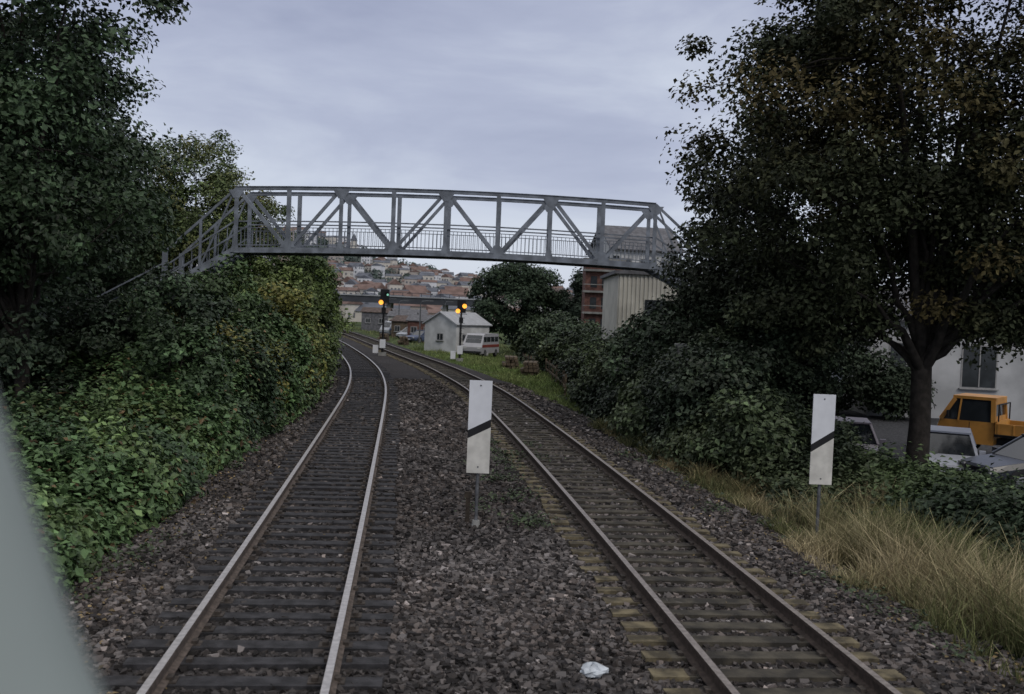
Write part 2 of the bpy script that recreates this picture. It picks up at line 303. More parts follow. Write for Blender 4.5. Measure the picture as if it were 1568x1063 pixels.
# trees right
tree('maple_tree',(10.3,25,-.75),.27,3.3,[((10.9,25,10.0),(6.1,4.6,6.6),400),((8.0,25,7.6),(3.8,3.4,4.2),120),((14.5,25.5,6.6),(4.2,3.5,3.9),170),((14.4,25.0,4.0),(3.2,1.8,.9),56),((12.0,24.4,3.5),(1.2,1.0,.7),14),((8.3,25.6,3.7),(1.8,1.6,1.2),34)],200,.14,.74,(.036,.044,.023),.32,(.085,.068,.028),m=m_leafd,limbs=24)
tree('maple_tree',(8.2,30,-.6),.2,2.4,[((8.3,30,6.0),(3.6,3.2,4.0),190),((6.8,29.5,4.0),(2.2,2.2,2.0),60)],200,.145,.65,(.030,.038,.023),.25,(.06,.056,.025),m=m_leafd)
tree('small_broadleaf_tree',(6.8,27,-.5),.10,1.0,[((6.9,26.8,2.3),(2.0,1.8,1.9),95)],210,.125,.5,(.028,.04,.023),.3,m=m_leafd)
# trees left
tree('broadleaf_tree',(-10.6,21.5,-.5),.17,3.0,[((-13.0,22,10.4),(5.0,4.5,6.2),330),((-12.2,22,5.6),(4.3,3.5,2.9),170)],200,.145,.75,(.040,.066,.033),.34,m=m_leaf,limbs=16)
tree('broadleaf_tree',(-16.8,33,-.5),.28,3.,[((-17.2,33,7.2),(5.2,4,6),240)],190,.18,.85,(.038,.062,.032),.25)
tree('yellowing_tree',(-9.9,15.5,-.5),.09,2.,[((-10.1,15.8,4.9),(1.3,1.3,1.7),55)],180,.11,.45,(.10,.09,.03),.3,(.15,.12,.03))
tree('ash_tree',(-15.2,47,-.4),.17,3.2,[((-15.3,47,7.6),(3.3,2.8,3.5),190),((-12.8,47.5,6.4),(2.2,2,2.2),90),((-17.5,46.5,6.5),(2.5,2,2.5),80)],140,.17,.66,(.09,.13,.052),.25,(.17,.15,.05),asp=.5)
tree('broadleaf_tree',(-20,44,-.4),.22,3.,[((-20,44,6.5),(4.5,3,5),170)],170,.2,.9,(.042,.068,.034),.25)
# middle trees
tree('broadleaf_tree',(1.2,95,-.6),.3,1.6,[((.4,95,4.6),(4.3,3.5,3.6),170)],150,.3,.9,(.04,.06,.036),.22,m=m_leafd)
tree('conifer_tree',(6.6,92,-.6),.22,1.2,[((6.6,92,3.0),(2.3,2.0,2.0),70),((6.6,92,5.8),(1.3,1.2,2.2),50)],130,.25,.6,(.03,.043,.03),.2,m=m_leafd)
def treemass(name,c,ext,nc,lp,ls,rc,col):
    root=empty(name); cl=np.array(c)+R.uniform(-1,1,(nc,3))*np.array(ext); ht=.55+.45*vn(cl*np.array([1,1,0]),.12,3); zg=gz(cl[:,0],cl[:,1]); cl[:,2]=zg+np.abs(cl[:,2]-c[2])*ht*2
    n=nc*lp; ci=np.repeat(np.arange(nc),lp); d=nrm(R.normal(size=(n,3))); C=cl[ci]+d*(R.random(n)**.4)[:,None]*rc
    bc=np.array(col)*np.exp(R.normal(0,.25,nc))[:,None]; leaves('foliage',C,d*.5+np.array([0,0,.7])+R.normal(0,.5,(n,3)),np.full(n,ls),bc[ci]*np.exp(R.normal(0,.2,n))[:,None],m_leafd,root,.8)
treemass('background_trees',(42,75,0),(30,8,5),600,80,.55,1.6,(.035,.05,.03))
treemass('background_trees',(-42,62,0),(20,10,5),500,80,.5,1.6,(.035,.05,.03))
treemass('background_trees',(22,130,0),(22,6,3.2),300,70,.6,1.6,(.045,.06,.042))
treemass('background_trees',(-24,112,0),(3.5,14,1.0),90,70,.4,1.3,(.085,.115,.04))
nt_=900; hx=R.uniform(-420,140,nt_); hy=R.uniform(440,1000,nt_); hz=gz(hx,hy)
root=empty('hillside_trees'); lp=50; ci=np.repeat(np.arange(nt_),lp); n=nt_*lp; d=nrm(R.normal(size=(n,3))); rad=R.uniform(2.5,6.5,nt_)
Cc=np.stack([hx,hy,hz+3],1)[ci]+d*rad[ci][:,None]*np.array([1,1,.8]); bc=np.array([.075,.10,.09])*np.exp(R.normal(0,.2,nt_))[:,None]  # leaf colour pale and bluish: aerial haze baked in, no volume
leaves('foliage',Cc,d+np.array([0,0,.5]),np.full(n,2.6),bc[ci],m_leafd,root,.8)
# grass
def blades(name,x,y,h,w,cols,parent=None,m=m_grass):
    n=len(x); a=R.uniform(0,6.28,n); dx,dy=np.cos(a)*w/2,np.sin(a)*w/2; l1=R.normal(0,.18,(n,2))*h[:,None]; z=gz(x,y)-.02
    V=np.empty((n,6,3)); B=np.stack([x,y,z],1); D=np.stack([dx,dy,dx*0],1)
    M=B+np.stack([l1[:,0]*.8,l1[:,1]*.8,h*.55],1); T=B+np.stack([l1[:,0]*2.6,l1[:,1]*2.6,h*R.uniform(.85,1.05,n)],1)
    V[:,0]=B-D;V[:,1]=B+D;V[:,2]=M+D*.8;V[:,3]=M-D*.8;V[:,4]=T+D*.3;V[:,5]=T-D*.3
    f=np.array([(0,1,2,3),(3,2,4,5)]); F=(f[None]+np.arange(n)[:,None,None]*6).reshape(-1,4)
    return np_mesh(name,V.reshape(-1,3),F,np.repeat(cols,6,axis=0),m,parent)
def grassfield(name,n,yr,off0,off1,hm,w,cA,cB,clump=.5,edge=.10):
    y=R.uniform(*yr,n); o=R.uniform(0,1,n); x=XR(y)+np.interp(y,[yr[0],yr[1]],off0)+o*np.interp(y,[yr[0],yr[1]],off1)
    P=np.stack([x,y,y*0],1); tuft=vn(P,2.6,1); k=(vn(P,.9,3)*.7+tuft*.75+clump)>R.uniform(-.1,.9,n)*.8; k&=(o+vn(P,1.1,7)*.22>edge); x,y,o,P,tuft=x[k],y[k],o[k],P[k],tuft[k]
    h=hm*R.uniform(.3,1.2,len(x))*(.7+.45*vn(P,.8,2)+.4*tuft).clip(.2,1.5)*(.4+.6*sstep(o*3.5)); w_=(vn(P,.7,6)*.8+.5+R.normal(0,.25,len(x)))[:,None].clip(0,1)
    c=(np.array(cA)*w_+np.array(cB)*(1-w_))*np.exp(R.normal(0,.35,len(x)))[:,None]; blades(name,x,y,h,w,c)
grassfield('dry_grass',95000,(7,20.5),(1.7,2.6),(5.2,4.6),.72,.012,(.37,.31,.19),(.11,.125,.05),.4)
grassfield('dry_grass',30000,(20.5,31),(2.3,2.1),(3.0,1.6),.55,.016,(.31,.25,.14),(.09,.10,.045),.4)
grassfield('verge_grass',45000,(38,92),(2.2,2.1),(4.2,9.5),.28,.035,(.13,.18,.06),(.16,.19,.075),.8)
grassfield('verge_grass',20000,(92,170),(2.6,2.4),(14,20),.3,.08,(.12,.15,.065),(.16,.17,.08),.6)
def weeds(name,spots,ls,col):
    C=[];
    for (x,y,r,k) in spots:
        p=R.normal(0,r/2,(k,2)); C.append(np.stack([x+p[:,0],y+p[:,1],gz(x+p[:,0],y+p[:,1])+R.uniform(.03,.16,k)],1))
    C=np.concatenate(C); n=len(C); leaves(name,C,np.array([0,0,1.])+R.normal(0,.4,(n,3)),np.full(n,ls),np.array(col)*np.exp(R.normal(0,.3,n))[:,None],m_leaf,None)
sp=[(.15+R.normal(0,.5),R.uniform(15.5,26),.35,70) for _ in range(22)]+[(float(XR(y))+R.uniform(1.7,2.8),y,.3,45) for y in R.uniform(9,28,24)]+[(float(XL(y))-R.uniform(1.9,2.9),y,.3,40) for y in R.uniform(9,34,26)]
weeds('weeds',sp,.07,(.05,.07,.035))
yy=R.uniform(8,30,5000); a=R.normal(0,1.,5000); xx=np.where(R.random(5000)<.5,XL(yy)-2.6+a*.7,XR(yy)+3.+a*.9); leaves('fallen_leaves',np.stack([xx,yy,gz(xx,yy)+.035],1),np.array([0,0,1.])+R.normal(0,.3,(5000,3)),np.full(5000,.06),np.array([.13,.095,.045])*np.exp(R.normal(0,.5,5000))[:,None],m_leaf,None)
# ---------------------------------------------------------------- footbridge
m_steel=mat('bridge_steel_paint',(.175,.198,.235),.55,.28,2.2,.05,spec=.4); m_deck=mat('bridge_deck',(.07,.075,.085),.7,.3,2); m_conc=mat('concrete',(.22,.22,.21),.9,.25,1.5,.3)
fb=empty('footbridge')
YB=42.0; WB=2.1; X0=-11.8; NB=8; BL=2.2
cam_=lambda x:.19*(1-((x+3.0)/8.8)**2)
bot=lambda x:5.40+cam_(x); top=lambda x:7.98+cam_(x)
for yb,nm in((YB,'truss_near'),(YB+WB,'truss_far')):
    mb=MB()
    xs=[X0+BL*i for i in range(NB+1)]
    for i in range(NB):
        a,b=xs[i],xs[i+1]
        mb.beam((a,yb,bot(a)),(b,yb,bot(b)),.14,.20); mb.beam((a,yb,bot(a)-.108),(b,yb,bot(b)-.108),.26,.022)
        mb.beam((a,yb,top(a)),(b,yb,top(b)),.16,.13); mb.beam((a,yb,top(a)+.076),(b,yb,top(b)+.076),.24,.022)
        lo=(i%2==0)
        p,q=((a,top(a)-.06),(b,bot(b)+.1)) if lo else ((a,bot(a)+.1),(b,top(b)-.06))
        mb.beam((p[0]+.08,yb+.012,p[1]),(q[0]-.08,yb+.012,q[1]),.10,.15 if lo else .13)
        yi=yb+(.14 if nm=='truss_near' else -.14)
        mb.beam((a,yi,bot(a)+1.22),(b,yi,bot(b)+1.22),.05,.055); mb.beam((a,yi,bot(a)+.95),(b,yi,bot(b)+.95),.03,.03); mb.beam((a,yi,bot(a)+.22),(b,yi,bot(b)+.22),.03,.04)
        for k in range(1,13):
            x=a+BL*k/13; mb.box((x,yi,bot(x)+.585),(.022,.022,.70))
    for i,x in enumerate(xs):
        w=.17 if i%2 else .15
        mb.box((x,yb-.014,(bot(x)+top(x))/2),(w,.12,top(x)-bot(x)-.05))
        s=-1 if i%2==0 else 1
        g=(top(x)-.065) if i%2==0 else (bot(x)+.10)
        mb.add([(x-.34,yb-.085,g),(x+.34,yb-.085,g),(x+.12,yb-.085,g+s*.34),(x-.12,yb-.085,g+s*.34),(x-.34,yb-.07,g),(x+.34,yb-.07,g),(x+.12,yb-.07,g+s*.34),(x-.12,yb-.07,g+s*.34)],[(0,1,2,3),(7,6,5,4),(0,4,5,1),(1,5,6,2),(2,6,7,3),(3,7,4,0)])
        mb.add([(x-.2,yb-.10,bot(x)-.10),(x+.2,yb-.10,bot(x)-.10),(x+.085,yb-.10,bot(x)+.35),(x-.085,yb-.10,bot(x)+.35),(x-.2,yb-.088,bot(x)-.10),(x+.2,yb-.088,bot(x)-.10),(x+.085,yb-.088,bot(x)+.35),(x-.085,yb-.088,bot(x)+.35)],[(0,1,2,3),(7,6,5,4),(0,4,5,1),(1,5,6,2),(2,6,7,3),(3,7,4,0)])
    mb.build(nm,[m_steel],fb)
mb=MB()
for i in range(NB):
    a,b=X0+BL*i,X0+BL*(i+1); mb.beam((a,YB+WB/2,bot(a)+.06),(b,YB+WB/2,bot(b)+.06),WB-.2,.06)
    mb.box((a,YB+WB/2,bot(a)-.03),(.1,WB-.15,.12))
    mb.beam((a,YB+.1,bot(a)-.06),(b,YB+WB-.1,bot(b)-.06),.05,.05); 
mb.build('deck',[m_deck],fb)
def stair(xa,za,sgn,nm,ln=3.0,drop=1.5,more=True):
    mb=MB()
    for yb in(YB,YB+WB):
        A=(xa,yb,za); B=(xa+sgn*ln,yb,za-drop)
        mb.beam(A,B,.10,.30); mb.beam((xa,yb,za+2.6),(B[0],yb,B[2]+1.55),.10,.10); mb.beam((xa,yb,za+1.25),(B[0],yb,B[2]+.95),.05,.06); mb.beam((xa,yb,za+.65),(B[0],yb,B[2]+.5),.05,.05)
        mb.box((B[0],yb,B[2]+.55),(.2,.14,2.1))
        for k in range(1,8):
            t=k/8; x=xa+sgn*ln*t; z=za-drop*t; mb.box((x,yb+.06,z+(1.25-.3*t)/2),(.03,.03,1.25-.3*t))
        mb.beam((xa+sgn*ln*.5,yb-.02,za-drop*.5+.1),(xa+sgn*ln*.5,yb-.02,za-drop*.5+2.05),.1,.08)
        mb.beam((xa+sgn*.1,yb+.02,za+2.5),(xa+sgn*ln*.5,yb+.02,za-drop*.5+.1),.07,.07)
        if more:
            mb.beam(B,(B[0]+sgn*5.2,yb,B[2]-2.9),.10,.30); mb.beam((B[0],yb,B[2]+1.1),(B[0]+sgn*5.2,yb,B[2]-1.8),.05,.06)
    for k in range(36):
        t=k/12
        if t>1: x=xa+sgn*(ln+(t-1)*2.6); z=za-drop-(t-1)*1.45
        else: x=xa+sgn*ln*t; z=za-drop*t
        mb.box((x,YB+WB/2,z+.03),(.28,WB-.12,.04))
    mb.build(nm,[m_steel],fb)
stair(X0,bot(X0),-1,'stairs_left',2.95,1.75); stair(X0+NB*BL,bot(X0+NB*BL),1,'stairs_right',2.95,1.5)
mb=MB()
for x,zt in((X0-2.95,3.3),(X0+NB*BL+2.95,3.6)):
    for yb in(YB,YB+WB): mb.box((x,yb,zt/2-.3),(.26,.26,zt))
    mb.box((x,YB+WB/2,-.2),(1.2,3.2,.9),1)
mb.build('piers',[m_steel,m_conc],fb)
# ---------------------------------------------------------------- marker boards
m_white=mat('board_white',(.66,.68,.72),.5,.06,3,spec=.4); m_cream=mat('board_cream',(.58,.57,.53),.55,.14,4); m_black=mat('board_black',(.015,.015,.017),.5,.2,4); m_post=mat('post_steel',(.13,.135,.145),.6,.3,8,metal=.3)
def board(x,y,zb,zt,w,sl):
    r=empty('railway_marker_board',(x,y,0)); mb=MB(); zc=(zb+zt)/2-.03
    a=sl/2; h=.065
    mb.add([(-w/2,-.012,zc-a+h),(w/2,-.012,zc+a+h),(w/2,-.012,zt),(-w/2,-.012,zt),(-w/2,.012,zc-a+h),(w/2,.012,zc+a+h),(w/2,.012,zt),(-w/2,.012,zt)],[(0,1,2,3),(7,6,5,4),(0,4,5,1),(1,5,6,2),(2,6,7,3),(3,7,4,0)],0)
    mb.add([(-w/2,-.012,zb),(w/2,-.012,zb),(w/2,-.012,zc+a-h),(-w/2,-.012,zc-a-h),(-w/2,.012,zb),(w/2,.012,zb),(w/2,.012,zc+a-h),(-w/2,.012,zc-a-h)],[(0,1,2,3),(7,6,5,4),(0,4,5,1),(1,5,6,2),(2,6,7,3),(3,7,4,0)],1)
    mb.add([(-w/2,-.012,zc-a-h),(w/2,-.012,zc+a-h),(w/2,-.012,zc+a+h),(-w/2,-.012,zc-a+h),(-w/2,.012,zc-a-h),(w/2,.012,zc+a-h),(w/2,.012,zc+a+h),(-w/2,.012,zc-a+h)],[(0,1,2,3),(7,6,5,4),(3,7,4,0),(1,5,6,2)],2)
    mb.build('board_face',[m_white,m_cream,m_black],r)
    p=MB(); g=float(gz(x,y)); p.tube([(0,.045,g-.3),(0,.045,zt-.15)],[.028,.028],10,0); p.box((0,.03,zb+.25),(w*.8,.03,.04)); p.box((0,.03,zt-.3),(w*.8,.03,.04))
    for zz in(zb+.1,zt-.08): p.tube([(0,-.012,zz),(0,-.02,zz)],[.014,.012],8,0)
    p.tube([(0,.045,g-.1),(0,.045,g+.12)],[.09,.06],10,1); p.build('post',[m_post,m_conc],r)
board(-.47,15.9,.68,2.17,.365,.19); board(5.38,17.0,.54,2.09,.38,.25)
mb=MB(); mb.box((-.62,16.2,-.02),(.07,.05,.5)); mb.box((-.62,16.2,.27),(.12,.07,.10)); mb.build('track_marker_peg',[mat('peg_wood',(.05,.04,.03),.9,.3,9)],None)
mb=MB(); mb.box((4.6,27.2,1.0),(.24,.24,3.0)); mb.box((4.6,27.2,2.55),(.3,.3,.1)); mb.build('concrete_post',[m_conc],None,.02)
ic=14
g=MB(); rr=[]
for i in range(9):
    th=math.pi*i/8; rr.append([(.14*math.sin(th)*math.cos(a)*random.uniform(.65,1.25)+.001*i,.10*math.sin(th)*math.sin(a)*random.uniform(.65,1.25),.07*math.cos(th)*random.uniform(.6,1.3)) for a in np.linspace(0,2*math.pi,ic,endpoint=False)])
g.loft(rr); o=g.build('crumpled_plastic_bag',[mat('bag_white',(.5,.54,.58),.5,.15,12)],None); o.location=(.9,9.5,-.14)
# ---------------------------------------------------------------- signals
m_or=emis('lamp_orange',(1.,.38,.05),1.7); m_gr=emis('lamp_green',(.35,.8,.6),.55); m_dk=mat('signal_black',(.012,.012,.014),.5,.2,4)
def signal(x,y,h,lamps,arm):
    z0=float(gz(x,y)); r=empty('railway_signal',(x,y,z0)); mb=MB()
    mb.tube([(0,0,-.1),(0,0,h-.2)],[.07,.06],10,0); mb.box((0,0,.12),(.5,.5,.24),2); mb.box((0,-.06,.85),(.38,.25,.6),1); mb.box((-.5,.1,.45),(.35,.35,.55),1)
    mb.box((arm,-.06,h-.35),(.62,.10,.95),0); mb.box((arm*.5,0,h-.3),(abs(arm)+.1,.06,.08),0); mb.box((0,-.08,h-1.35),(.3,.05,.4),0)
    for k in range(9): mb.box((.16,.05,.5+k*.38),(.22,.03,.03),0)
    mb.beam((-.1,.25,0),(-.1,.25,h-.9),.03,.03,0); mb.beam((.35,.3,h-.9),(-.35,.3,h-.9),.04,.04,0); mb.beam((.35,.0,h-.9),(.35,.5,h-.9),.04,.04,0)
    for(lx,lz,mi) in lamps:
        mb.tube([(lx,-.115,lz),(lx,-.16,lz)],[.165 if mi==3 else .08,.155 if mi==3 else .075],14,mi)
        V=[];F=[]
        for q in range(9):
            a=math.pi*q/8; V+= [(lx+.185*math.cos(a),-.112,lz+.185*math.sin(a)),(lx+.185*math.cos(a),-.34,lz+.185*math.sin(a))]
        for q in range(8): F.append((2*q,2*q+1,2*q+3,2*q+2))
        mb.add(V,F,0)
    mb.build('mast_and_head',[m_dk,m_white,m_conc,m_or,m_gr],r)
signal(-9.1,70,4.55,[(-.2,3.75,3),(.25,4.3,4)],0.05); signal(-3.75,72,4.35,[(-.25,3.65,3),(.22,4.02,3)],.0)
# ---------------------------------------------------------------- buildings
m_ww=mat('white_wall',(.50,.51,.51),.85,.14,1.2,c2=(.58,.59,.59)); m_ww2=mat('weathered_white_wall',(.38,.39,.40),.85,.16,.6,c2=(.47,.48,.49)); m_cw=mat('cream_wall',(.48,.47,.42),.85,.12,1.2); m_roofg=mat('roof_grey',(.12,.12,.13),.8,.25,3); m_roofr=mat('roof_tile',(.10,.075,.065),.85,.3,3)
m_glass=mat('window_glass',(.03,.035,.04),.15,.3,2,spec=.6); m_frame=mat('window_frame',(.30,.30,.30),.6,.1,5); m_brick=mat('red_brown_cladding',(.12,.06,.048),.85,.3,4)
def house(name,loc,rz,w,d,h,rh,mw,mr,nwx=3,floors=1,wy=2,ov=.25,ww=.9,wh=1.1,door=False,axis='x'):
    r=empty(name,loc,rz); mb=MB(); mb.box((0,0,h/2-.5),(w,d,h+1),0)
    if axis=='x':
        mb.add([(-w/2,-d/2,h),(-w/2,d/2,h),(-w/2,0,h+rh),(w/2,-d/2,h),(w/2,d/2,h),(w/2,0,h+rh)],[(0,2,1),(3,4,5)],0)
        mb.build('walls',[mw],r); rf=MB()
        for q in(-1,1): rf.beam((0,q*(d/2+ov),h-ov*rh/(d/2)+.06),(0,-q*.03,h+rh+.08),w+2*ov,.10)
    else:
        mb.add([(-w/2,-d/2,h),(w/2,-d/2,h),(0,-d/2,h+rh),(-w/2,d/2,h),(w/2,d/2,h),(0,d/2,h+rh)],[(0,1,2),(4,3,5)],0)
        mb.build('walls',[mw],r); rf=MB()
        for q in(-1,1): rf.beam((q*(w/2+ov),0,h-ov*rh/(w/2)+.06),(-q*.03,0,h+rh+.08),d+2*ov,.10)
    rf.build('roof',[mr],r); wn=MB(); fh=h/floors
    for f in range(floors):
        zc=fh*f+fh*.55
        for i in range(nwx):
            x=-w/2+w*(i+.5)/nwx
            for q in(-1,1): wn.box((x,q*d/2,zc),(ww+.14,.06,wh+.14),1); wn.box((x,q*d/2,zc),(ww,.10,wh),0); wn.box((x,q*(d/2+.03),zc),(.05,.09,wh),1); wn.box((x,q*(d/2+.08),zc-wh/2-.09),(ww+.3,.16,.05),1)
        for i in range(wy):
            y=-d/2+d*(i+.5)/wy
            for q in(-1,1): wn.box((q*w/2,y,zc),(.06,ww+.14,wh+.14),1); wn.box((q*w/2,y,zc),(.10,ww,wh),0); wn.box((q*(w/2+.03),y,zc),(.09,.05,wh),1)
    if door: wn.box((w*.3,-d/2-.03,1.02),(.95,.12,2.05),1)
    wn.build('windows',[m_glass,m_frame],r); return r
house('white_hut',(-4.9,88,-.55),math.radians(-38),3.7,4.4,2.5,.95,m_ww,mat('roof_light',(.34,.35,.37),.7,.1,3),1,1,2,.2,.6,.5,axis='y')
house('white_commercial_building',(27.0,51,-.95),math.radians(-3),20,10,4.6,1.6,m_ww2,m_roofg,6,1,3,.4,1.5,1.9)
r=empty('corrugated_hall',(9.6,52,-.9)); mb=MB(); w=9.2
mb.box((0,0,3.1),(w,8,6.2),0)
for i in range(46): mb.box((-w/2+.1+i*.2,-4.02,3.1),(.09,.06,6.2),0)
mb.box((0,0,6.28),(w+.4,8.4,.16),1)
for i in range(3): mb.box((-w/2+2+i*2.6,-4.07,4.6),(1.4,.05,.8),2)
mb.build('walls_and_roof',[m_cw,m_roofg,m_glass],r)
house('apartment_house',(9.4,80,-.5),math.radians(8),5.0,8,8.9,1.9,m_ww,m_roofg,3,3,3,.4)
house('gabled_house',(4.8,108,-.5),math.radians(-15),4.4,7,4.7,1.6,m_ww,m_roofr,1,1,2,.3,axis='y')
r=empty('brick_tower_building',(6.3,72,-.6)); mb=MB(); mb.box((0,0,3.8),(2.6,3,7.8),0)
for k in range(5): mb.box((0,-1.6,1.0+k*1.5),(2.9,.5,.14),1); mb.box((0,-1.83,1.5+k*1.5),(2.9,.04,.05),1)
for k in range(5):
    for q in(-.7,.1,.8): mb.box((q,-1.51,1.7+k*1.5),(.45,.05,.8),2)
mb.box((0,0,7.78),(3.0,3.4,.16),1); mb.build('walls_balconies',[m_brick,m_conc,m_glass],r)
house('terraced_house',(-27,34,-.5),math.radians(80),12,8,4.2,2.0,m_cw,m_roofr,5,2,3,.4)
# ---------------------------------------------------------------- overpass
ov=empty('road_overpass'); mb=MB(); YO=205; m_ovd=mat('overpass_girder',(.05,.055,.065),.8,.2,.4); m_ovl=mat('overpass_parapet',(.30,.31,.33),.8,.15,.4)
for i in range(11):
    a=-128+i*11.4; mb.box((a+5.7,YO,4.55),(11.36,7,1.3),0); mb.box((a+5.7,YO-3.6,5.30),(11.3,.25,.22),1); mb.box((a+5.7,YO-3.55,6.1),(11.3,.10,.10),0); mb.box((a+5.7,YO-3.6,4.0),(11.3,.2,.18),0)
    for q in range(6): mb.box((a+1+q*1.9,YO-3.55,5.75),(.12,.12,.75),0)
    for q in(-2.4,2.4): mb.box((a,YO+q,1.7),(.8,.8,4.5),2)
mb.build('deck_and_piers',[m_ovd,m_ovl,m_conc],ov)
# ---------------------------------------------------------------- hillside town
hw=[mat('house_wall_white',(.66,.67,.70),.9,.05,.3),mat('house_wall_cream',(.56,.53,.48),.9,.08,.3),mat('house_wall_tan',(.40,.36,.33),.9,.1,.3)]
hr=[mat('house_roof_brown',(.17,.115,.10),.9,.2,.3),mat('house_roof_slate',(.12,.13,.155),.9,.2,.3)]
m_hw=mat('distant_window',(.12,.13,.15),.4,.2,2)
mb=MB()
for i in range(430):
    y=random.uniform(300,960) if i<380 else random.uniform(235,330); x=random.uniform(-.36*y,.06*y); z=float(gz(x,y)); w,d,h=random.uniform(7,15),random.uniform(6,10),random.uniform(6,10); a=random.choice([0,0,math.pi/2])+random.uniform(-.5,.5); rh=random.uniform(1.5,3.2)
    if y<440: h=random.uniform(2.6,4.5); rh=random.uniform(1,2)
    mi=random.choice([0,0,0,1,1,2]); mb.box((x,y,z+h/2-1),(w,d,h+2),mi,a); cr,sr=math.cos(a),math.sin(a)
    tr=lambda p:(x+p[0]*cr-p[1]*sr,y+p[0]*sr+p[1]*cr,z+p[2])
    P=[tr(p) for p in((-w/2-.3,-d/2-.4,h),(w/2+.3,-d/2-.4,h),(w/2+.3,d/2+.4,h),(-w/2-.3,d/2+.4,h),(-w/2-.3,0,h+rh),(w/2+.3,0,h+rh))]
    mb.add(P,[(0,1,5,4),(2,3,4,5),(0,4,3),(1,2,5),(3,2,1,0)],random.choice([3,4]))
    for f in range(int(h//2.8)):
        for q in(-.3,0,.3):
            p=tr((q*w,-d/2-.02,1.6+2.8*f)); mb.box(p,(1.1,.1,1.3),5,a)
            p=tr((-w/2-.02,q*d,1.6+2.8*f)); mb.box(p,(.1,1.1,1.3),5,a); p=tr((w/2+.02,q*d,1.6+2.8*f)); mb.box(p,(.1,1.1,1.3),5,a)
cx,cy=-147,905; cz=float(gz(cx,cy)); mb.box((cx,cy,cz+6),(5,5,14),1); mb.add([(cx-3,cy-3,cz+13),(cx+3,cy-3,cz+13),(cx+3,cy+3,cz+13),(cx-3,cy+3,cz+13),(cx,cy,cz+20)],[(0,1,4),(1,2,4),(2,3,4),(3,0,4)],4)
mb.build('hillside_town',hw+hr+[m_hw],None)
# ---------------------------------------------------------------- vehicles
m_tyre=mat('tyre',(.015,.015,.016),.9,.2,5); m_rim=mat('rim',(.25,.26,.27),.4,.1,5,metal=.6); m_cglass=mat('car_glass',(.025,.03,.035),.08,.2,2,spec=.8); m_trim=mat('bumper_black',(.02,.02,.022),.6,.2,5); m_lamp=mat('headlamp',(.5,.5,.5),.2,.1,5); m_tail=mat('tail_lamp',(.28,.02,.02),.3,.1,4)
def wheel(mb,x,y,r,mt,mr):
    s=1 if y>0 else -1
    mb.tube([(x,y-.09*s,r),(x,y+.07*s,r),(x,y+.10*s,r)],[r,r,r*.9],18,mt); mb.tube([(x,y+.101*s,r),(x,y+.108*s,r)],[r*.6,r*.5],12,mr)
def car(loc,rz,color):
    r=empty('parked_car',loc,rz); pm=mat('car_paint',color,.28,.05,2,spec=.6); mb=MB()
    def ring(x,zl,zt,w): return [(x,-w*.9,zl),(x,-w,zl+.16),(x,-w,zt-.13),(x,-w*.9,zt),(x,w*.9,zt),(x,w,zt-.13),(x,w,zl+.16),(x,w*.9,zl)]
    mb.loft([ring(-2.08,.36,.60,.66),ring(-2.0,.26,.68,.76),ring(-1.6,.22,.76,.82),ring(-.95,.2,.86,.84),ring(.3,.2,.88,.84),ring(1.5,.2,.90,.84),ring(1.95,.24,.88,.79),ring(2.08,.34,.74,.70)],0)
    bx0,bx1,tx0,tx1,bw,tw,zb,zt=-1.05,1.72,-.30,1.15,.78,.60,.85,1.36
    b=[(bx0,-bw,zb),(bx1,-bw,zb),(bx1,bw,zb),(bx0,bw,zb)]; t=[(tx0,-tw,zt),(tx1,-tw,zt),(tx1,tw,zt),(tx0,tw,zt)]
    mb.add(b+t,[(0,1,5,4),(1,2,6,5),(2,3,7,6),(3,0,4,7)],1)
    mb.box(((tx0+tx1)/2,0,zt+.012),(tx1-tx0+.1,tw*2+.06,.05),0)
    for i in range(4): mb.beam(b[i],t[i],.07,.05,0)
    for s in(-1,1):
        mb.beam((.35,s*(bw+.005),zb),(.4,s*(tw+.008),zt),.07,.04,0); mb.box((.35,s*.846,.55),(.02,.01,.5),2); mb.box((.1,s*.85,.74),(.14,.03,.03),2); mb.box((-.85,s*.92,.93),(.14,.16,.12),0)
        for x in(-1.3,1.3): wheel(mb,x,s*.76,.30,3,4); mb.tube([(x,s*.80,.31),(x,s*.843,.31)],[.36,.36],18,2)
        mb.box((-2.03,s*.55,.58),(.10,.30,.14),5); mb.box((2.05,s*.6,.68),(.08,.22,.16),6)
    mb.box((-2.06,0,.38),(.14,1.5,.14),2); mb.box((2.08,0,.40),(.14,1.5,.15),2); mb.box((-2.045,0,.57),(.07,.75,.1),2); mb.box((-2.14,0,.4),(.02,.5,.1),5)
    mb.build('body',[pm,m_cglass,m_trim,m_tyre,m_rim,m_lamp,m_tail],r,.02)
car((10.1,29.6,-.95),math.radians(75),(.42,.35,.37)); car((12.3,27.9,-.95),math.radians(66),(.50,.52,.58)); car((14.0,25.7,-.8),math.radians(8),(.03,.035,.045))
car((-6.9,97,-.55),math.radians(70),(.30,.04,.03)); car((-12,118,-.55),math.radians(60),(.45,.47,.5)); car((-9.7,108,-.55),math.radians(50),(.06,.08,.14))
